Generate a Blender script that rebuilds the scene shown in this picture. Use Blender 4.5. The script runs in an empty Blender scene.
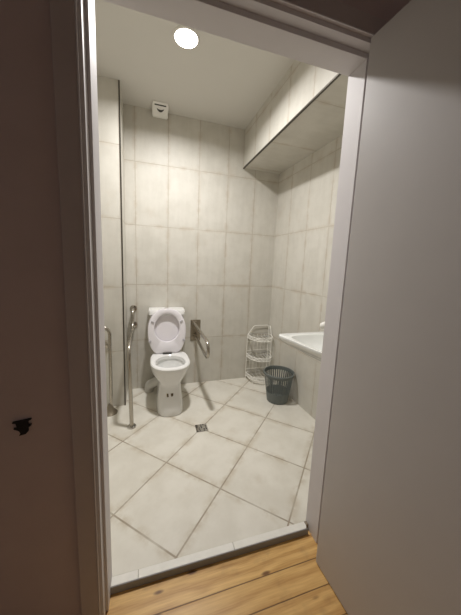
import bpy, bmesh, math
from mathutils import Vector, Matrix
sc = bpy.context.scene
COL = sc.collection
PI = math.pi

# ------------------------------------------------------------------ helpers
def link(name, bm, mats, parent=None, smooth=False, kind=None):
    bmesh.ops.recalc_face_normals(bm, faces=bm.faces)
    me = bpy.data.meshes.new(name); bm.to_mesh(me); bm.free()
    if smooth:
        for f in me.polygons: f.use_smooth = True
        if smooth != 'all':
            try: me.set_sharp_from_angle(angle=math.radians(40))
            except Exception: pass
    o = bpy.data.objects.new(name, me); COL.objects.link(o)
    for m in (mats if isinstance(mats, (list, tuple)) else [mats]): me.materials.append(m)
    if parent is not None:
        o.parent = parent
        w = Vector(); q = parent
        while q is not None: w += Vector(q.location); q = q.parent
        o.location = -w
    if kind: o['kind'] = kind
    return o

def thing(name, label, cat, loc, group=None):
    o = bpy.data.objects.new(name, None); COL.objects.link(o)
    o.empty_display_size = .1; o.location = loc
    tag(o, label, cat, group); return o

def tag(o, label, cat, group=None):
    o['label'] = label; o['category'] = cat
    if group: o['group'] = group

def box(bm, x0, x1, y0, y1, z0, z1, bev=0, seg=2):
    r = bmesh.ops.create_cube(bm, size=1)
    for v in r['verts']:
        v.co = Vector((x0 if v.co.x < 0 else x1, y0 if v.co.y < 0 else y1, z0 if v.co.z < 0 else z1))
    if bev:
        es = list({e for v in r['verts'] for e in v.link_edges})
        bmesh.ops.bevel(bm, geom=es, offset=bev, segments=seg, affect='EDGES', profile=.5)

def prism(bm, pts, off):
    """closed polygon pts (3d) extruded by vector off"""
    a = [bm.verts.new(p) for p in pts]; b = [bm.verts.new(Vector(p) + Vector(off)) for p in pts]
    n = len(pts)
    bm.faces.new(a); bm.faces.new(b[::-1])
    for i in range(n): bm.faces.new((a[i], b[i], b[(i+1) % n], a[(i+1) % n]))

def loft(bm, rings, cap0=True, cap1=True):
    R = [[bm.verts.new(p) for p in r] for r in rings]; n = len(R[0])
    for a, b in zip(R, R[1:]):
        for i in range(n): bm.faces.new((a[i], a[(i+1) % n], b[(i+1) % n], b[i]))
    if cap0: bm.faces.new(R[0][::-1])
    if cap1: bm.faces.new(R[-1])
    return R

def fillet(pts, r, seg=6):
    """round the inner corners of a polyline"""
    P = [Vector(p) for p in pts]; out = [P[0]]
    for i in range(1, len(P)-1):
        a, b, c = P[i-1], P[i], P[i+1]
        u = (a-b); v = (c-b)
        q = min(r, u.length*.49, v.length*.49)
        s = b + u.normalized()*q; e = b + v.normalized()*q
        for k in range(seg+1):
            t = k/seg
            out.append(s*(1-t)**2 + b*2*t*(1-t) + e*t*t)
    out.append(P[-1]); return out

def tube(bm, pts, r, n=12, closed=False):
    P = [Vector(p) for p in pts]; rings = []
    m = len(P); prev = None
    for i in range(m):
        if closed: t = (P[(i+1) % m] - P[i-1]).normalized()
        else: t = (P[min(i+1, m-1)] - P[max(i-1, 0)]).normalized()
        if prev is None:
            ref = Vector((0, 0, 1)) if abs(t.z) < .9 else Vector((1, 0, 0))
            u = t.cross(ref).normalized()
        else:
            u = (prev - t*prev.dot(t)).normalized()
        prev = u; w = t.cross(u)
        rr = r[i] if isinstance(r, (list, tuple)) else r
        rings.append([P[i] + (u*math.cos(2*PI*k/n) + w*math.sin(2*PI*k/n))*rr for k in range(n)])
    if closed: rings.append(rings[0]); 
    if closed:
        R = [[bm.verts.new(p) for p in q] for q in rings[:-1]]
        for j in range(m):
            a, b = R[j], R[(j+1) % m]
            for i in range(n): bm.faces.new((a[i], a[(i+1) % n], b[(i+1) % n], b[i]))
    else: loft(bm, rings)

def lathe(bm, prof, c, axis='z', n=32, cap0=True, cap1=True):
    """prof: list of (radius, height) about an axis through c"""
    rings = []
    for r, h in prof:
        q = []
        for k in range(n):
            a = 2*PI*k/n; s, t = r*math.cos(a), r*math.sin(a)
            q.append(Vector(c) + Vector({'z': (s, t, h), 'y': (s, h, t), 'x': (h, s, t)}[axis]))
        rings.append(q)
    loft(bm, rings, cap0, cap1)

# ------------------------------------------------------------------ materials
class NT:
    def __init__(s, name):
        s.m = bpy.data.materials.new(name); s.m.use_nodes = True
        s.t = s.m.node_tree; s.b = s.t.nodes['Principled BSDF']
    def n(s, typ, **kw):
        o = s.t.nodes.new(typ)
        for k, v in kw.items(): setattr(o, k, v)
        return o
    def put(s, sock, v):
        if hasattr(v, 'is_output') or isinstance(v, bpy.types.NodeSocket): s.t.links.new(v, sock)
        else: sock.default_value = v
    def math(s, op, a, b=0., c=None):
        o = s.n('ShaderNodeMath', operation=op); s.put(o.inputs[0], a); s.put(o.inputs[1], b)
        if c is not None: s.put(o.inputs[2], c)
        return o.outputs[0]
    def vec(s, x, y, z=0.):
        o = s.n('ShaderNodeCombineXYZ')
        for i, v in enumerate((x, y, z)): s.put(o.inputs[i], v)
        return o.outputs[0]
    def pos(s):
        g = s.n('ShaderNodeTexCoord'); o = s.n('ShaderNodeSeparateXYZ'); s.t.links.new(g.outputs['Object'], o.inputs[0])
        return o.outputs[0], o.outputs[1], o.outputs[2]
    def noise(s, v, scale, detail=4, rough=.55):
        o = s.n('ShaderNodeTexNoise'); s.put(o.inputs['Vector'], v); o.inputs['Scale'].default_value = scale
        o.inputs['Detail'].default_value = detail; o.inputs['Roughness'].default_value = rough
        return o.outputs[0]
    def white(s, v):
        o = s.n('ShaderNodeTexWhiteNoise', noise_dimensions='3D'); s.put(o.inputs['Vector'], v); return o.outputs[0]
    def ramp(s, f, a, b, lo=0., hi=1.):
        o = s.n('ShaderNodeMapRange', interpolation_type='SMOOTHSTEP'); s.put(o.inputs[0], f)
        for i, v in enumerate((a, b, lo, hi)): o.inputs[i+1].default_value = v
        return o.outputs[0]
    def mix(s, f, a, b):
        o = s.n('ShaderNodeMix', data_type='RGBA'); s.put(o.inputs[0], f)
        s.put(o.inputs[6], a if not isinstance(a, tuple) else (*a, 1)); s.put(o.inputs[7], b if not isinstance(b, tuple) else (*b, 1))
        return o.outputs[2]
    def bump(s, h, strength, dist):
        o = s.n('ShaderNodeBump'); s.put(o.inputs['Height'], h); o.inputs['Strength'].default_value = strength
        o.inputs['Distance'].default_value = dist; s.t.links.new(o.outputs[0], s.b.inputs['Normal'])
    def done(s, col=None, rough=.5, metal=0., spec=.5):
        if col is not None: s.put(s.b.inputs['Base Color'], (*col, 1) if isinstance(col, tuple) else col)
        s.put(s.b.inputs['Roughness'], rough); s.b.inputs['Metallic'].default_value = metal
        s.b.inputs['Specular IOR Level'].default_value = spec
        return s.m

def plain(name, col, rough=.5, metal=0., spec=.5, var=.06, scale=30):
    t = NT(name); x, y, z = t.pos()
    f = t.noise(t.vec(x, y, z), scale, 3)
    c = t.mix(f, tuple(v*(1-var) for v in col), tuple(min(1, v*(1+var)) for v in col))
    return t.done(c, rough, metal, spec)

def tiles(name, uv, pu, pv, ou, ov, base, dark, stain, grout, w=.0035, rough=.42, streak=(26, 3), bumpd=.002, halo=.03):
    t = NT(name); X, Y, Z = t.pos(); U, V = uv(t, X, Y, Z)
    su = t.math('DIVIDE', t.math('SUBTRACT', U, ou), pu); sv = t.math('DIVIDE', t.math('SUBTRACT', V, ov), pv)
    iu = t.math('FLOOR', su); iv = t.math('FLOOR', sv)
    wob = t.math('MULTIPLY', t.math('SUBTRACT', t.noise(t.vec(U, V), 14, 3), .5), .006)
    def dist(sf, p):
        fr = t.math('FRACT', sf)
        return t.math('MULTIPLY', t.math('MINIMUM', fr, t.math('SUBTRACT', 1., fr)), p)
    du = dist(su, pu); dv = dist(sv, pv)
    d = t.math('MINIMUM', du, dv)
    dw = t.math('ADD', d, wob)
    rnd = t.white(t.vec(iu, iv, 3.)); rnd2 = t.white(t.vec(iu, iv, 9.))
    # cement-look streaks, shifted in every tile
    sh = t.math('MULTIPLY', rnd, 7.)
    st = t.noise(t.vec(t.math('MULTIPLY', t.math('ADD', U, sh), streak[0]), t.math('MULTIPLY', t.math('ADD', V, sh), streak[1])), 1., 5, .6)
    cl = t.noise(t.vec(t.math('ADD', U, sh), V, rnd2), 5.5, 5, .6)
    tone = t.math('ADD', t.math('MULTIPLY', st, .32), t.math('MULTIPLY', cl, .68))
    c = t.mix(t.ramp(tone, .34, .64), dark, base)
    c = t.mix(t.math('MULTIPLY', rnd, .22), c, dark)
    # worn warm edges
    edge = t.ramp(dw, .001, halo, 1., 0.)
    wear = t.ramp(t.noise(t.vec(U, V, 4.), 9., 5, .65), .40, .64)
    c = t.mix(t.math('MULTIPLY', t.math('MULTIPLY', edge, wear), .65), c, stain)
    blot = t.ramp(t.noise(t.vec(U, V, 11.), 3.1, 4, .6), .58, .74)
    c = t.mix(t.math('MULTIPLY', blot, .3), c, stain)
    g = t.ramp(d, w*.35, w, 1., 0.)
    gv = t.ramp(t.noise(t.vec(U, V, 7.), 6., 3), .3, .65, .45, 1.)
    c = t.mix(t.math('MULTIPLY', g, gv), c, grout)
    t.bump(t.math('ADD', t.math('MULTIPLY', t.math('SUBTRACT', 1., g), 1.), t.math('MULTIPLY', st, .12)), .35, bumpd)
    return t.done(c, t.math('ADD', rough, t.math('MULTIPLY', st, .15)), 0, .4)

# measured constants (metres)
YB = 1.602; ZC = 2.555; XL = -.035; YP = 1.309; XS = 1.059; ZS = 2.202; XLW = -.56
TD = math.tan(-.014386); TR = math.tan(-.0301)
def XR(y): return 1.4438 + TR*(y-2)
def DF(x, y, z): return Vector((x - y*TD, -.0353 + TD*x + y, z))
def to_door(bm):
    for v in bm.verts: v.co = DF(*v.co)
PHI = .7967; TS = .3904; GX, GY = -.0087, .2725
cph, sph = math.cos(PHI), math.sin(PHI)

WBASE, WDARK, WSTAIN, WGROUT = (.62, .60, .545), (.545, .525, .47), (.49, .43, .35), (.40, .35, .28)
m_back = tiles('back_wall_tile', lambda t, X, Y, Z: (X, Z), .285, .5405, .0525, -.0465, WBASE, WDARK, WSTAIN, WGROUT)
m_right = tiles('right_wall_tile', lambda t, X, Y, Z: (Y, Z), .285, .5405, 1.334, -.0465, WBASE, WDARK, WSTAIN, WGROUT)
m_box = tiles('boxing_tile', lambda t, X, Y, Z: (t.math('ADD', X, Y), Z), .285, .5405, 1.277, -.0465, WBASE, WDARK, WSTAIN, WGROUT)
m_soff = tiles('soffit_tile', lambda t, X, Y, Z: (t.math('ADD', Y, t.math('MULTIPLY', X, .0)), t.math('ADD', Z, X)), .285, .60, 1.027, 2.96, WBASE, WDARK, WSTAIN, WGROUT)
m_soffu = tiles('soffit_underside_tile', lambda t, X, Y, Z: (X, Y), .60, .54, 1.0, .46, WBASE, WDARK, WSTAIN, WGROUT, streak=(5, 20))
m_floor = tiles('floor_tile', lambda t, X, Y, Z: (
    t.math('ADD', t.math('MULTIPLY', t.math('SUBTRACT', X, GX), cph), t.math('MULTIPLY', t.math('SUBTRACT', Y, GY), sph)),
    t.math('SUBTRACT', t.math('MULTIPLY', t.math('SUBTRACT', X, GX), sph), t.math('MULTIPLY', t.math('SUBTRACT', Y, GY), cph))),
    TS, TS, 0., 0., (.76, .735, .665), (.67, .64, .565), (.50, .43, .325), (.34, .285, .215), w=.006, rough=.38, streak=(7, 6), bumpd=.003, halo=.05)
m_ceil = plain('ceiling_paint', (.63, .615, .575), .7, var=.02, scale=3)
m_hallwall = plain('hall_wall_paint', (.66, .56, .55), .75, var=.05, scale=12)
m_hallwall2 = plain('hall_far_wall_paint', (.62, .56, .54), .8, var=.03, scale=8)
m_trimpaint = plain('frame_gloss_paint', (.66, .635, .645), .6, var=.03, scale=15)
m_arch = plain('architrave_paint', (.58, .525, .52), .5, var=.04, scale=15)
m_leaf = plain('door_paint', (.55, .525, .515), .5, var=.03, scale=9)
m_curb = plain('threshold_stone', (.80, .785, .73), .45, var=.10, scale=22)
m_joint = plain('joint_grout', (.27, .22, .165), .8)
m_riser = plain('threshold_grey', (.30, .31, .32), .55, var=.12, scale=20)
m_bronze = plain('edge_profile_bronze', (.085, .075, .06), .4, .6, var=.1)
m_porc = plain('porcelain', (.80, .80, .79), .12, var=.01, scale=4)
m_seat = plain('seat_plastic', (.80, .775, .81), .3, var=.01, scale=4)
m_pad = plain('seat_pad_plastic', (.45, .44, .46), .5)
m_pipe = plain('outlet_plastic', (.58, .57, .53), .5)
m_water = plain('bowl_water', (.55, .58, .58), .05)
m_steel = plain('brushed_steel', (.46, .43, .38), .24, 1., var=.08, scale=60)
m_chrome = plain('polished_chrome', (.72, .71, .69), .1, 1., var=.02)
m_wire = plain('white_coated_wire', (.86, .85, .80), .4, var=.02)
m_bin = plain('bin_plastic', (.125, .142, .137), .4, var=.06)
m_basin = plain('basin_ceramic', (.80, .815, .80), .14, var=.01, scale=4)
m_vent = plain('vent_plastic', (.80, .79, .75), .45, var=.02)
m_black = plain('black_plastic', (.008, .008, .009), .6)
m_grey = plain('slot_and_gap_dark', (.05, .047, .042), .7)
m_sticker = plain('label_paper', (.70, .67, .55), .6, var=.05)
m_mark = plain('label_ink', (.10, .065, .03), .6)
m_seal = plain('hinge_steel', (.30, .26, .20), .4, .8)

def wood():
    t = NT('pine_boards'); X, Y, Z = t.pos()
    a = -.006; ca, sa = math.cos(a), math.sin(a)
    U = t.math('ADD', t.math('MULTIPLY', X, ca), t.math('MULTIPLY', Y, sa))
    V = t.math('ADD', t.math('MULTIPLY', X, -sa), t.math('MULTIPLY', Y, ca))
    p = .0955; s = t.math('DIVIDE', t.math('ADD', V, .143), p)
    s = t.math('MINIMUM', s, .5)
    i = t.math('FLOOR', s); fr = t.math('FRACT', s)
    d = t.math('MULTIPLY', t.math('MINIMUM', fr, t.math('SUBTRACT', 1., fr)), p)
    rnd = t.white(t.vec(i, 2., 5.)); sh = t.math('MULTIPLY', rnd, 5.)
    k = t.n('ShaderNodeTexVoronoi', feature='F1'); t.put(k.inputs['Vector'], t.vec(t.math('MULTIPLY', t.math('ADD', U, sh), 5.5), t.math('MULTIPLY', V, 15.), 0.)); k.inputs['Scale'].default_value = 1.
    kd = k.outputs['Distance']
    wv = t.math('ADD', t.math('MULTIPLY', V, 130.), t.math('ADD', t.math('MULTIPLY', t.noise(t.vec(t.math('MULTIPLY', t.math('ADD', U, sh), 2.), t.math('MULTIPLY', V, 9.)), 1., 3), 14.), t.math('DIVIDE', .5, t.math('ADD', kd, .12))))
    gr = t.math('ADD', t.math('MULTIPLY', t.math('SINE', wv), .5), .5)
    fine = t.noise(t.vec(t.math('MULTIPLY', U, 9.), t.math('MULTIPLY', V, 160.)), 1., 3)
    g = t.math('ADD', t.math('MULTIPLY', gr, .6), t.math('MULTIPLY', t.ramp(fine, .3, .7), .4))
    c = t.mix(g, (.80, .52, .20), (.50, .27, .085))
    c = t.mix(t.math('MULTIPLY', rnd, .3), c, (.50, .28, .10))
    c = t.mix(t.ramp(kd, .06, .16, .9, 0.), c, (.14, .055, .02))
    c = t.mix(t.math('MULTIPLY', t.ramp(t.noise(t.vec(U, V, 2.), 8., 4), .55, .75), .35), c, (.26, .15, .07))
    gap = t.ramp(d, .0008, .003, 1., 0.)
    c = t.mix(t.math('MULTIPLY', gap, .8), c, (.07, .035, .015))
    t.bump(t.math('SUBTRACT', t.math('MULTIPLY', g, .1), gap), .4, .002)
    return t.done(c, .34, 0, .4)
m_wood = wood()

def emit(name, col, st):
    t = NT(name); t.b.inputs['Base Color'].default_value = (.9, .9, .9, 1)
    t.b.inputs['Emission Color'].default_value = (*col, 1); t.b.inputs['Emission Strength'].default_value = st
    return t.m
LAMP = 14.
m_lamp = emit('lamp_diffuser', (1., .955, .87), LAMP)

# ------------------------------------------------------------------ the room
S = 'structure'
bm = bmesh.new()
f0 = [DF(-1.0, .0365, 0), DF(1.8, .0365, 0), Vector((1.8, 1.75, 0)), Vector((-1.0, 1.75, 0))]
prism(bm, [(p.x, p.y, -.12) for p in f0], (0, 0, .12))
link('floor', bm, m_floor, kind=S)

bm = bmesh.new()
prism(bm, [tuple(DF(x, y, -.13)) for x, y in ((-1.8, .035), (-1.8, -2.4), (2.4, -2.4), (2.4, .035))], (0, 0, .10))
link('floor_hall', bm, m_wood, kind=S)

bm = bmesh.new(); box(bm, -.75, 1.75, -.04, YB+.12, ZC, ZC+.1); link('ceiling', bm, m_ceil, kind=S)
bm = bmesh.new(); box(bm, -.75, 1.75, YB, YB+.12, -.12, ZC); link('wall_back', bm, m_back, kind=S)
bm = bmesh.new()
prism(bm, [(XR(-.02), -.02, -.12), (XR(-.02)+.12, -.02, -.12), (XR(YB)+.12, YB, -.12), (XR(YB), YB, -.12)], (0, 0, ZC+.12))
link('wall_right', bm, m_right, kind=S)
bm = bmesh.new(); box(bm, XLW-.12, XLW, .0, YB, -.12, ZC); link('wall_left', bm, m_right, kind=S)
bm = bmesh.new(); box(bm, XLW, XL, YP, YB, -.12, ZC); link('wall_left_boxing', bm, m_box, kind=S)

# boxed-in beam along the right wall, tiled front and underside
bm = bmesh.new()
prism(bm, [(XS, .01, ZS), (XR(.01), .01, ZS), (XR(YB), YB, ZS), (XS, YB, ZS)], (0, 0, ZC-ZS))
for f in bm.faces: f.normal_update()
o = link('wall_right_soffit', bm, [m_soff, m_soffu], kind=S)
for f in o.data.polygons:
    if f.normal.z < -.9: f.material_index = 1

# the hall the photograph is taken from
bm = bmesh.new(); prism(bm, [tuple(DF(x, y, -.03)) for x, y in ((-1.8, -1.6), (2.4, -1.6), (2.4, -1.72), (-1.8, -1.72))], (0, 0, 2.93)); link('wall_hall', bm, m_hallwall2, kind=S)
bm = bmesh.new(); prism(bm, [tuple(DF(x, y, 2.9)) for x, y in ((-1.8, .043), (2.4, .043), (2.4, -1.72), (-1.8, -1.72))], (0, 0, .1)); link('ceiling_hall', bm, m_hallwall2, kind=S)

# front (door) wall, tiled inside and painted outside
bm = bmesh.new()
box(bm, -1.8, -.02, -.08, .043, -.03, 2.9)
box(bm, .949, 2.4, -.08, .043, -.03, 2.9)
box(bm, -.02, .949, -.08, .043, 2.045, 2.9)
to_door(bm)
o = link('wall_front', bm, [m_hallwall, m_back], kind=S)
for f in o.data.polygons:
    if f.normal.y > .9: f.material_index = 1

# door frame: jamb linings with stops, architraves with a thin inner lip
bm = bmesh.new()
ZB = -.03
box(bm, -.02, .009, -.085, .043, ZB, 2.045); box(bm, .920, .949, -.085, .043, ZB, 2.045); box(bm, .009, .920, -.085, .043, 2.018, 2.045)
box(bm, .009, .018, -.05, .043, ZB, 2.0, .0012); box(bm, .911, .920, -.05, .043, ZB, 2.0, .0012); box(bm, .009, .920, -.05, .043, 2.0, 2.018, .0012)
to_door(bm)
fr = link('trim_1', bm, m_trimpaint, kind=S)
bm = bmesh.new()
for a, b in ((-.056, -.003), (.932, .985)): box(bm, a, b, -.1, -.08, ZB, 2.085, .0015)
box(bm, -.003, .932, -.1, -.08, 2.032, 2.085, .0015)
to_door(bm)
link('architrave', bm, m_arch, fr)
bm = bmesh.new()
for a in (-.0005, .9295): tube(bm, [(a, -.1005, ZB), (a, -.1005, 2.030)], .0026, 8)
tube(bm, [(-.0005, -.1005, 2.030), (.9295, -.1005, 2.030)], .0026, 8)
to_door(bm)
link('bead', bm, m_trimpaint, fr, smooth=True)

# threshold: pale stone strip with a dark grey riser in front
bm = bmesh.new()
xs = [.018, .118, .522, .893]
for a, b in zip(xs, xs[1:]):
    last = b == xs[-1]
    if last:
        pts = [(a+.001, .033), (a+.001, .001), (b-.012, .001), (b-.004, .004), (b, .012), (b, .033)]
    else: pts = [(a+.001, .033), (a+.001, .001), (b-.001, .001), (b-.001, .033)]
    prism(bm, [(x, y, -.03) for x, y in pts], (0, 0, .034))
to_door(bm); curb = link('trim_2', bm, m_curb, kind=S)
bm = bmesh.new(); box(bm, -.3, 1.1, .02, .045, -.05, -.0015); to_door(bm); link('joint', bm, m_joint, curb)
bm = bmesh.new(); box(bm, .018, .897, -.002, .001, -.031, .0025, .0006); to_door(bm); link('trim_3', bm, m_riser, kind=S)
# dark tile-edge profiles
bm = bmesh.new(); box(bm, XS-.003, XS+.010, .01, YB-.001, ZS-.004, ZS+.005); link('trim_4', bm, m_bronze, kind=S)
bm = bmesh.new(); box(bm, XL-.008, XL+.002, YP-.004, YP+.004, .0, ZC-.002); link('trim_5', bm, m_bronze, kind=S)

# door leaf, open square to the wall
bm = bmesh.new(); box(bm, 0, .040, -.80, 0, -.026, 2.006, .002)
h = Vector((.860, -.162, 0))
for v in bm.verts:
    a = .05; x, y = v.co.x, v.co.y
    v.co = Vector((h.x + x*math.cos(a) - y*math.sin(a), h.y + x*math.sin(a) + y*math.cos(a), v.co.z))
door = link('door_1', bm, m_leaf, kind=S)
for z in (.22, 1.17, 1.80):
    bm = bmesh.new(); lathe(bm, [(.0045, z-.05), (.006, z-.045), (.006, z+.045), (.0045, z+.05)], DF(.908, -.106, 0), n=12)
    link('hinge', bm, m_seal, door, smooth=True)
# lever handle near the free edge of the leaf
bm = bmesh.new()
p = Vector((h.x+.0365, h.y-.73, 1.02))
lathe(bm, [(.024, 0), (.024, -.008), (.02, -.011)], p, 'x', 20)
tube(bm, fillet([p, p+Vector((-.05, 0, 0)), p+Vector((-.05, .11, 0))], .02), .009, 12)
link('door_handle', bm, m_seal, door, smooth=True)

# ------------------------------------------------------------------ ceiling lamp
L = Vector((.379, .772, ZC))
lamp = thing('ceiling_lamp', 'small round glowing lamp set in the bathroom ceiling', 'ceiling lamp', L)
bm = bmesh.new(); lathe(bm, [(.066, -.004), (.066, -.008)], L, n=48); link('diffuser', bm, m_lamp, lamp, smooth=True)
bm = bmesh.new(); lathe(bm, [(.0665, -.0005), (.0665, -.009), (.071, -.009), (.075, -.005), (.076, -.0005)], L, n=48, cap0=False, cap1=False)
link('bezel', bm, m_vent, lamp, smooth=True)

ld = bpy.data.lights.new('lamp_light', 'AREA'); ld.shape = 'DISK'; ld.size = .13; ld.energy = 25.8; ld.spread = math.radians(160); ld.color = (1., .975, .95)
lo = bpy.data.objects.new('lamp_light', ld); COL.objects.link(lo); lo.parent = lamp; lo.location = (0, 0, -.011)

# ------------------------------------------------------------------ vent box
V = Vector((.263, 1.53, 2.50))
vent = thing('exhaust_vent', 'small white square vent box high on back wall under the ceiling', 'vent', V)
x0, x1 = .197, .329
ya, za, yb_, zb = 1.456, ZC-.001, 1.570, 2.500          # sloping face from the ceiling down to the wall
VT = Vector((0, yb_-ya, zb-za)); VL = VT.length; VT.normalize(); VN = Vector((0, VT.z, -VT.y))
def PV(u, w, d): return Vector((x0+u, ya, za)) + VT*w + VN*d
bm = bmesh.new()
prism(bm, [(x0, ya, za), (x0, yb_, zb), (x0, yb_+.006, zb-.004), (x0, YB-.001, zb-.004), (x0, YB-.001, za)], (x1-x0, 0, 0))
bmesh.ops.bevel(bm, geom=list(bm.edges), offset=.006, segments=3, affect='EDGES')
link('housing', bm, m_vent, vent, smooth=True)
bm = bmesh.new(); prism(bm, [PV(.018, .024, -.003), PV(.112, .024, -.003), PV(.112, .034, -.003), PV(.018, .034, -.003)], VN*.005); link('slot', bm, m_grey, vent)
bm = bmesh.new(); N = 14
up = [PV(.036+.060*k/N, .058+.010*math.sin(PI*k/N), -.003) for k in range(N+1)]
dn = [PV(.036+.060*k/N, .0585+.030*math.sin(PI*k/N)**.7, -.003) for k in range(N+1)]
prism(bm, up + dn[::-1], VN*.005); link('pull_slot', bm, m_grey, vent)

# ------------------------------------------------------------------ toilet
TX = .331
toilet = thing('toilet', 'white floor-standing toilet with its seat and lid raised against the cistern', 'toilet', (TX, 1.3, 0))
def egg(z, a, yf, yb, n=2.3, N=48, cx=TX, yc=None, nb=None):
    yc = (yf+(yb-yf)*.45) if yc is None else yc
    out = []
    for k in range(N):
        t = 2*PI*k/N; c, s = math.cos(t), math.sin(t)
        e = (nb or n) if s > 0 else n
        out.append(Vector((cx + a*math.copysign(abs(c)**(2/e), c), yc + (yb-yc if s > 0 else yc-yf)*math.copysign(abs(s)**(2/e), s), z)))
    return out
bm = bmesh.new()
BXC = TX+.003
rings = [egg(.0, .110, 1.042, 1.50, 3.2, cx=BXC), egg(.012, .113, 1.036, 1.50, 3.2, cx=BXC), egg(.06, .109, 1.043, 1.50, 3.2, cx=BXC), egg(.15, .098, 1.06, 1.49, 3.0, cx=BXC), egg(.22, .0915, 1.074, 1.48, 2.8, cx=BXC),
         egg(.246, .093, 1.073, 1.48, 2.7, cx=BXC), egg(.272, .108, 1.06, 1.48, 2.5, cx=BXC), egg(.305, .132, 1.042, 1.48, 2.3, cx=BXC), egg(.345, .151, 1.024, 1.475, 2.3, cx=BXC), egg(.378, .160, 1.014, 1.465, 2.3, nb=3, cx=BXC+.002),
         egg(.400, .165, 1.006, 1.455, 2.3, nb=3.6, cx=BXC+.003), egg(.413, .165, 1.006, 1.455, 2.3, nb=3.6, cx=BXC+.003), egg(.420, .158, 1.013, 1.45, 2.3, nb=3.6, cx=BXC+.003), egg(.420, .129, 1.046, 1.345, 2.2, cx=BXC+.003),
         egg(.413, .122, 1.054, 1.337, 2.2, cx=BXC+.003), egg(.388, .120, 1.058, 1.335, 2.2, cx=BXC+.003), egg(.380, .129, 1.050, 1.342, 2.2, cx=BXC+.003), egg(.355, .125, 1.056, 1.34, 2.2, cx=BXC), egg(.31, .105, 1.09, 1.33, 2.1, cx=BXC), egg(.26, .076, 1.135, 1.31, 2), egg(.205, .05, 1.17, 1.28, 2)]
loft(bm, rings); link('bowl', bm, m_porc, toilet, smooth=True)
bm = bmesh.new(); loft(bm, [egg(.235, .060, 1.155, 1.295, 2), egg(.236, .0595, 1.156, 1.294, 2)]); link('water', bm, m_water, toilet, smooth=True)
bm = bmesh.new(); 
loft(bm, [egg(.415, .135, 1.462, 1.592, 6, yc=1.53), egg(.44, .142, 1.458, 1.595, 6, yc=1.53), egg(.70, .155, 1.452, 1.598, 6, yc=1.53), egg(.765, .158, 1.45, 1.598, 6, yc=1.53)])
bm2 = bm; link('cistern', bm2, m_porc, toilet, smooth=True)
bm = bmesh.new()
loft(bm, [egg(.763, .160, 1.448, 1.600, 7, yc=1.53, cx=.324), egg(.770, .167, 1.440, 1.601, 7, yc=1.53, cx=.324), egg(.806, .167, 1.440, 1.601, 7, yc=1.53, cx=.324), egg(.816, .160, 1.447, 1.600, 7, yc=1.53, cx=.324)])
link('cistern_lid', bm, m_porc, toilet, smooth=True)
bm = bmesh.new(); lathe(bm, [(.022, .814), (.022, .820), (.018, .822)], (.324, 1.525, 0), n=24); link('flush_button', bm, m_chrome, toilet, smooth=True)
# raised seat and lid
SC = .322
A = Vector((SC, 1.398, .424)); W = Vector((0, .040, .41)).normalized(); NN = Vector((0, -1, .04/.41)).normalized()   # NN faces the viewer
prof = [(0, .092), (.006, .110), (.02, .121), (.05, .141), (.09, .157), (.14, .167), (.19, .1705), (.235, .1695), (.275, .163), (.31, .151), (.345, .131), (.375, .104), (.395, .072), (.406, .038), (.409, 0)]
def outline(sc=1., N=None):
    right = [(u*sc, w) for w, u in prof]; return right + [(-u, w) for u, w in right[-2::-1]]
def P3(u, w, d): return A + Vector((u, 0, 0)) + W*w + NN*d
def resample(pts, n, closed=True):
    P = [Vector((a, b, 0)) for a, b in pts]; P2 = P + ([P[0]] if closed else [])
    L = [0]
    for a, b in zip(P2, P2[1:]): L.append(L[-1]+(b-a).length)
    out = []; j = 0
    for k in range(n):
        s = L[-1]*k/n
        while L[j+1] < s: j += 1
        f = (s-L[j])/max(1e-9, L[j+1]-L[j]); q = P2[j].lerp(P2[j+1], f); out.append((q.x, q.y))
    return out
def by_angle(pts, c, n):
    """radial samples of a star-shaped outline about c"""
    out = []
    for k in range(n):
        t = 2*PI*k/n; d = (math.cos(t), math.sin(t)); best = .1
        for (ax, ay), (bx, by) in zip(pts, pts[1:]+pts[:1]):
            ex, ey = bx-ax, by-ay; den = d[0]*ey - d[1]*ex
            if abs(den) < 1e-12: continue
            s = ((ax-c[0])*ey - (ay-c[1])*ex)/den; q = ((ax-c[0])*d[1] - (ay-c[1])*d[0])/den
            if s > 0 and -1e-9 <= q <= 1+1e-9: best = s
        out.append((c[0]+d[0]*best, c[1]+d[1]*best))
    return out
c0 = (0, .225); M = 64
OUT = by_angle(outline(), c0, M)
INN = []
for k in range(M):
    t = 2*PI*k/M; INN.append((.112*math.cos(t), .228 + (.132 if math.sin(t) > 0 else .125)*math.sin(t)))
def sc2(pts, f): return [(c0[0]+(u-c0[0])*f, c0[1]+(w-c0[1])*f) for u, w in pts]
def ring3(pts, d): return [P3(u, w, d) for u, w in pts]
bm = bmesh.new()
rs = [ring3(INN, -.004), ring3(INN, .016), ring3(sc2(INN, 1.05), .021), ring3(sc2(OUT, .95), .021), ring3(sc2(OUT, .985), .018), ring3(OUT, .011), ring3(sc2(OUT, .99), .0), ring3(sc2(INN, 1.04), -.004)]
R = [[bm.verts.new(p) for p in r] for r in rs]
for a, b in zip(R, R[1:]+R[:1]):
    for i in range(M): bm.faces.new((a[i], a[(i+1) % M], b[(i+1) % M], b[i]))
link('seat', bm, m_seat, toilet, smooth=True)
bm = bmesh.new()
loft(bm, [ring3(sc2(OUT, .6), -.018), ring3(sc2(OUT, .9), -.017), ring3(sc2(OUT, 1.0), -.006), ring3(sc2(OUT, 1.01), -.012), ring3(sc2(OUT, .99), -.026), ring3(sc2(OUT, .8), -.030)])
link('lid', bm, m_seat, toilet, smooth=True)
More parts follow.
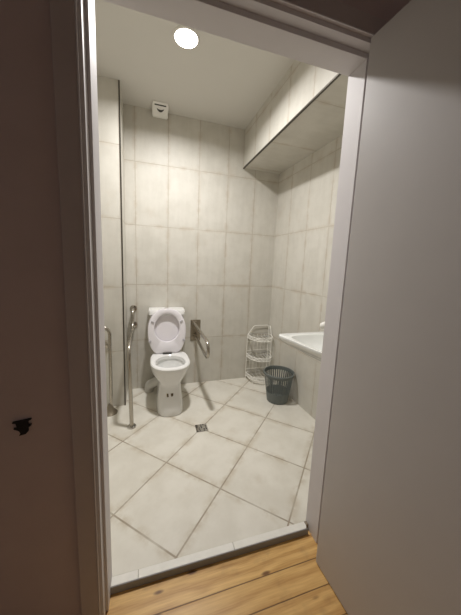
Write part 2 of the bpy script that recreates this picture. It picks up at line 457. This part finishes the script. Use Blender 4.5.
for u, w, r in ((-.128, .292, -.6), (.128, .292, .6), (-.152, .115, .5), (.152, .115, -.5)):
    bm = bmesh.new(); box(bm, -.013, .013, -.007, .007, 0, .011, .003)
    for v in bm.verts:
        x, y = v.co.x, v.co.y
        v.co = P3(u + x*math.cos(r) - y*math.sin(r), w + x*math.sin(r) + y*math.cos(r), .019+v.co.z)
    link('seat_pad', bm, m_pad, toilet)
for s in (-1, 1):
    bm = bmesh.new(); box(bm, SC+s*.075-.026, SC+s*.075+.026, 1.388, 1.425, .419, .438, .005)
    link('hinge', bm, m_seat, toilet, smooth=True)
bm = bmesh.new(); box(bm, SC-.040, SC+.040, 1.362, 1.395, .4195, .432, .003); link('hinge_gap_shade', bm, m_grey, toilet)  # dark block standing in for the shaded gap between raised seat and bowl
bm = bmesh.new()
tube(bm, fillet([(.30, 1.36, .20), (.21, 1.415, .135), (.165, 1.505, .075), (.160, 1.530, -.004)], .05, 6), .043, 20)
link('outlet_pipe', bm, m_pipe, toilet, smooth=True)
bm = bmesh.new(); prism(bm, [(TX-.036, 1.0815, .190), (TX+.024, 1.0815, .190), (TX+.024, 1.0765, .162), (TX-.036, 1.0765, .162)], (0, -.012, 0))
st = link('sticker', bm, m_sticker, toilet); st['label'] = 'small yellowish sticker with two dark marks'
for q in ([(-.031, 1.070, .189), (-.019, 1.070, .189), (-.017, 1.0645, .163), (-.030, 1.0645, .163)],
          [(.000, 1.070, .189), (.021, 1.070, .189), (.019, 1.0658, .170), (.010, 1.0645, .163), (.001, 1.0658, .168)]):
    bm = bmesh.new(); prism(bm, [(TX+a, b-.0004, c) for a, b, c in q], (0, -.0022, 0)); link('printed_mark', bm, m_mark, st)

# ------------------------------------------------------------------ grab rails
def flange_y(bm, c, r=.032): lathe(bm, [(r, 0), (r, -.004), (r*.9, -.009), (r*.5, -.012)], c, 'y', 28)
def flange_z(bm, c, r=.034): lathe(bm, [(r, 0), (r, .005), (r*.88, .011), (r*.5, .014)], c, 'z', 28)
YW = YB-.0005
rail = thing('grab_rail', 'steel grab rail on two wall flanges, its leg reaching the floor left of the toilet', 'grab rail', (.034, .978, 0))
bm = bmesh.new()
tube(bm, fillet([(.024, YW-.005, .808), (.022, 1.50, .806), (.022, 1.475, .650), (.022, .980, .632), (.035, .978, .006)], .10, 8), .0145, 16)
link('tube', bm, m_steel, rail, smooth=True)
bm = bmesh.new(); tube(bm, [(.027, YW-.005, .650), (.025, 1.44, .654)], .0155, 16); link('support_tube', bm, m_steel, rail, smooth=True)
for z, x in ((.808, .024), (.650, .027)):
    bm = bmesh.new(); flange_y(bm, (x, YW, z)); link('wall_flange', bm, m_steel, rail, smooth=True)
bm = bmesh.new(); flange_z(bm, (.035, .978, .0005)); link('floor_flange', bm, m_chrome, rail, smooth=True)

rail2 = thing('grab_rail', 'steel grab rail half hidden behind the left door jamb, standing on a flared base', 'grab rail', (-.14, 1.215, 0))
bm = bmesh.new()
tube(bm, fillet([(-.137, 1.215, .01), (-.133, 1.215, .728), (XLW+.005, 1.215, .728)], .07, 10), .013, 16)
link('tube', bm, m_steel, rail2, smooth=True)
bm = bmesh.new(); tube(bm, [(-.165, YP-.004, .560), (-.137, 1.217, .560)], .009, 12); link('support_tube', bm, m_chrome, rail2, smooth=True)
bm = bmesh.new(); lathe(bm, [(.036, 0), (.036, -.004), (.03, -.009), (.012, -.012)], (-.168, YP-.0005, .560), 'y', 24); link('wall_flange', bm, m_steel, rail2, smooth=True)
bm = bmesh.new(); lathe(bm, [(.034, 0), (.034, .004), (.03, .009), (.012, .012)], (XLW+.0005, 1.215, .728), 'x', 24); link('wall_flange', bm, m_steel, rail2, smooth=True)
bm = bmesh.new(); lathe(bm, [(.056, 0.0005), (.056, .006), (.044, .018), (.026, .045), (.016, .08)], (-.145, 1.215, 0), n=28); link('floor_flange', bm, m_seal, rail2, smooth=True)

fold = thing('folding_grab_bar', 'looped steel grab bar sticking out from a dark square wall plate, right of the toilet', 'grab bar', (.618, YB, .575))
bm = bmesh.new(); box(bm, .566, .668, YW-.007, YB+.002, .463, .683, .003); link('wall_plate', bm, m_seal, fold)
bm = bmesh.new()
tube(bm, fillet([(.596, YW-.006, .660), (.617, 1.0, .622), (.619, 1.0, .486), (.612, YW-.006, .524)], .066, 10), .0138, 16)
link('loop', bm, m_steel, fold, smooth=True)
bm = bmesh.new(); box(bm, .578, .622, YW-.05, YW-.006, .632, .676, .004); link('pivot_bracket', bm, m_seal, fold)
bm = bmesh.new(); box(bm, .594, .630, YW-.045, YW-.006, .506, .540, .004); link('pivot_bracket', bm, m_seal, fold)

# ------------------------------------------------------------------ floor drain
D = Vector((.545, .835, 0))
dr = thing('floor_drain', 'small square metal floor drain where four floor tiles meet', 'drain', D)
bm = bmesh.new(); s = .045
box(bm, D.x-s, D.x+s, D.y-s, D.y+s, .0005, .003, .001); link('frame', bm, m_chrome, dr)
bm = bmesh.new()
for i in range(5):
    for j in range(5):
        if (i+j*2) % 5 in (0, 1, 3):
            x = D.x-.034+i*.017; y = D.y-.034+j*.017
            lathe(bm, [(.0056, .0028), (.0056, .0036)], (x, y, 0), n=10)
link('grate_holes', bm, m_black, dr)

# ------------------------------------------------------------------ waste bin
BX, BY = 1.322, 1.080
wb = thing('waste_bin', 'dark grey slotted plastic waste bin standing on the floor under the basin', 'waste bin', (BX, BY, 0))
r0, r1, H = .098, .138, .282
def rad(z): return r0 + (r1-r0)*(z/H)
bm = bmesh.new(); th = .0022
lathe(bm, [(r0*.94, .001), (rad(.004), .004), (rad(.098), .098), (rad(.098)-th, .098), (rad(.012)-th, .010)], (BX, BY, 0), n=56)
link('solid_base', bm, m_bin, wb, smooth=True)
nb = 38
bm = bmesh.new()
for k in range(nb):
    t = 2*PI*k/nb; hw = 2*PI/nb*.25
    q = []
    for (zz, dd) in ((.09, 0), (.258, 0)):
        r = rad(zz)
        q.append([(BX+(r+e)*math.cos(t+s_*hw), BY+(r+e)*math.sin(t+s_*hw), zz) for s_, e in ((-1, 0), (1, 0), (1, -th), (-1, -th))])
    loft(bm, q)
link('slotted_wall', bm, m_bin, wb)
bm = bmesh.new()
lathe(bm, [(rad(.25)-th, .25), (rad(.25)+.001, .25), (r1+.001, .268), (r1+.007, .270), (r1+.008, .278), (r1+.004, .284), (r1-.004, .284), (r1-.006, .276), (rad(.25)-th, .25)], (BX, BY, 0), n=56, cap0=False, cap1=False)
link('rim', bm, m_bin, wb, smooth=True)

# ------------------------------------------------------------------ wire rack in the corner
rk = thing('corner_rack', 'white wire three-tier corner rack standing behind the waste bin', 'rack', (1.36, 1.50, 0))
def Cc(z): return Vector((1.441, 1.585, z))
def Ll(z): return Vector((1.188, 1.580, z))
def Rr(z): return Vector((1.436, 1.492, z))
front = [(1.188, 1.580), (1.196, 1.50), (1.220, 1.435), (1.265, 1.392), (1.320, 1.376), (1.375, 1.384), (1.414, 1.425), (1.436, 1.492)]
def smoothpts(pts, n=5):
    P = [Vector((x, y, 0)) for x, y in pts]; out = []
    for i in range(len(P)-1):
        p0, p1, p2, p3 = P[max(i-1, 0)], P[i], P[i+1], P[min(i+2, len(P)-1)]
        for k in range(n):
            t = k/n
            out.append(.5*((2*p1) + (p2-p0)*t + (2*p0-5*p1+4*p2-p3)*t*t + (3*p1-p0-3*p2+p3)*t**3))
    out.append(P[-1]); return out
FR = smoothpts(front)
wr = .0042
for z in (.045, .262, .478):
    bm = bmesh.new()
    for dz in (0, .030):
        tube(bm, [Vector((p.x, p.y, z+dz)) for p in FR] + [Cc(z+dz)], wr, 8, closed=True)
    tube(bm, [Vector((p.x, p.y, z+.015)) for p in FR], .0022, 6)
    # floor wires of the tier, front to back
    for k in range(3, len(FR)-2, 4):
        p = FR[k]; yb = 1.582
        tube(bm, [(p.x, p.y, z+.03), (p.x, p.y, z), (p.x, yb, z), (p.x, yb, z+.03)], .0022, 6)
    for yy in (1.48,):
        xs_ = [p.x for p in FR if True]
        tube(bm, [(1.20+max(0, (1.48-yy))*.45, yy, z-.002), (1.436-max(0, 1.45-yy)*.6, yy, z-.002)], .0022, 6)
    link('shelf', bm, m_wire, rk, smooth=True)
bm = bmesh.new()
tube(bm, fillet([Ll(.0), Ll(.50), Vector((1.262, 1.582, .603)), Cc(.603), Cc(0)], .02, 4), wr, 8)
link('back_frame', bm, m_wire, rk, smooth=True)
bm = bmesh.new()
tube(bm, fillet([Cc(.598)+Vector((.004, -.012, 0)), Vector((1.440, 1.545, .598)), Rr(.50), Rr(0)], .02, 4), wr, 8)
tube(bm, [Cc(.12)+Vector((.004, -.012, 0)), Cc(.598)+Vector((.004, -.012, 0))], .0025, 6)
link('side_frame', bm, m_wire, rk, smooth=True)
bm = bmesh.new()
for z0_, z1_ in ((.11, .21), (.325, .425)):
    for zz in (z0_, z1_):
        tube(bm, [Ll(zz), Cc(zz)], .0022, 6); tube(bm, [Cc(zz), Rr(zz)], .0022, 6)
    for k in range(1, 6):
        a = Ll(0).lerp(Cc(0), k/6); tube(bm, [(a.x, a.y, z0_), (a.x, a.y, z1_)], .0016, 6)
    for k in range(1, 4):
        a = Cc(0).lerp(Rr(0), k/4); tube(bm, [(a.x, a.y, z0_), (a.x, a.y, z1_)], .0016, 6)
link('wire_panel', bm, m_wire, rk, smooth=True)
for fx, fy in ((1.320, 1.376), (1.220, 1.435)):
    bm = bmesh.new(); tube(bm, [(fx, fy, 0), (fx, fy, .045)], wr, 8); link('front_foot', bm, m_wire, rk, smooth=True)

# ------------------------------------------------------------------ washbasin
bs = thing('washbasin', 'white wall-hung washbasin on the right wall, partly hidden by the door jamb', 'washbasin', (1.48, .31, .8))
XW = 1.492
rim_c = [(XW, .573), (1.24, .573), (1.035, .574), (.996, .568), (.990, .555), (1.000, .48), (1.018, .40), (1.030, .31), (1.05, .20), (1.085, .12), (1.15, .065), (1.24, .050), (XW, .050)]
def dens(pts, n=64): return resample(pts, n)
RIM = dens(rim_c)
bc = (1.27, .31)
def bsc(f, z, pull=0., anchor=None):
    ax, ay = anchor or bc
    return [Vector((min(XW, ax+(x-ax)*f + pull), ay+(y-ay)*f, z)) for x, y in RIM]
bm = bmesh.new()
wa = (XW, .31)
bowl_c = [(1.40, .50), (1.25, .525), (1.10, .520), (1.055, .495), (1.05, .43), (1.06, .34), (1.075, .22), (1.11, .135), (1.17, .10), (1.27, .095), (1.38, .11), (1.41, .20), (1.41, .42)]
BW = resample(bowl_c, 64)
# start both loops at comparable angles about the bowl centre
def ang(pts, c, n=64): return by_angle(pts, c, n)
OUTR = ang(rim_c, bc); INR = ang(bowl_c, (1.23, .31))
def rg(pts, z, f=1., c=bc): return [Vector((min(XW, c[0]+(x-c[0])*f), c[1]+(y-c[1])*f, z)) for x, y in pts]
ci = (1.23, .31)
loft(bm, [rg(OUTR, .615, .22, (XW, .31)), rg(OUTR, .645, .42, (XW, .31)), rg(OUTR, .700, .72, (XW, .31)), rg(OUTR, .745, .90, (XW, .31)), rg(OUTR, .765, .965, (XW, .31)), rg(OUTR, .777, .992, (XW, .31)),
          rg(OUTR, .790, 1.0, (XW, .31)), rg(OUTR, .799, .996), rg(OUTR, .801, .985), rg(INR, .797, 1.0, ci), rg(INR, .788, .975, ci), rg(INR, .755, .90, ci), rg(INR, .715, .70, ci), rg(INR, .690, .35, ci), rg(INR, .684, .1, ci)])
link('basin_bowl', bm, m_basin, bs, smooth=True)
bm = bmesh.new()
tube(bm, [(1.39, .31, .797), (1.39, .31, .83), (1.39, .31, .90)], [.028, .024, .024], 20)
tube(bm, fillet([(1.39, .31, .875), (1.30, .31, .90), (1.17, .31, .905), (1.152, .31, .885)], .03, 5), [.017]*13 + [.017], 16) if False else tube(bm, [(1.40, .31, .880), (1.30, .31, .900), (1.20, .31, .912), (1.165, .31, .914), (1.146, .31, .913), (1.136, .31, .912)], [.018, .018, .023, .025, .020, .007], 18)
link('tap', bm, m_vent, bs, smooth=True)['label'] = 'pale rounded tap'
bm = bmesh.new(); lathe(bm, [(.022, .683), (.022, .688), (.012, .689)], (1.235, .31, 0), n=20); link('drain', bm, m_chrome, bs, smooth=True)

# ------------------------------------------------------------------ broken black bracket on the hall wall
poly = [(100, 118), (200, 108), (310, 95), (312, 108), (272, 122), (276, 165), (310, 160), (305, 180), (272, 200), (268, 245), (245, 270), (165, 285), (182, 255), (165, 225), (110, 200), (112, 188), (147, 192), (137, 135), (100, 130)]
bm = bmesh.new()
sx = .0228/9/11.52*1.0
pts = [(-.1865 + (x-196)*.000215, -.0795, .764 - (y-188)*.00026) for x, y in poly]
prism(bm, pts, (0, -.007, 0)); to_door(bm)
o = link('wall_bracket', bm, m_black)
tag(o, 'small ragged black bracket stuck on the dark wall left of the doorway', 'bracket')

# ------------------------------------------------------------------ camera, world, view
cam = bpy.data.cameras.new('camera'); co = bpy.data.objects.new('camera', cam); COL.objects.link(co)
yaw, pit, rol = 0.312483, -0.144025, 0.041566
fw = Vector((math.sin(yaw)*math.cos(pit), math.cos(yaw)*math.cos(pit), math.sin(pit)))
ra = Vector((math.cos(yaw), -math.sin(yaw), 0)); ua = ra.cross(fw)
rv = ra*math.cos(rol) + ua*math.sin(rol); uv_ = -ra*math.sin(rol) + ua*math.cos(rol)
M4 = Matrix((rv, uv_, -fw)).transposed().to_4x4(); M4.translation = Vector((0.16516, -0.93908, 1.25283))
co.matrix_world = M4
cam.sensor_fit = 'HORIZONTAL'; cam.sensor_width = 36; cam.lens = 255.2895/461*36
cam.shift_x = (230.5-230.660)/461; cam.shift_y = (301.811-307.5)/461
cam.clip_start = .02
sc.camera = co

w = bpy.data.worlds.new('hall_gloom'); sc.world = w; w.use_nodes = True
bg = w.node_tree.nodes['Background']; bg.inputs[0].default_value = (1., .88, .88, 1); bg.inputs[1].default_value = .075
sc.view_settings.view_transform = 'Standard'; sc.view_settings.look = 'None'
sc.view_settings.gamma = 1; sc.view_settings.use_curve_mapping = False
sc.view_settings.exposure = 0
sc.cycles.max_bounces = 10; sc.cycles.diffuse_bounces = 8
sc.cycles.use_denoising = True
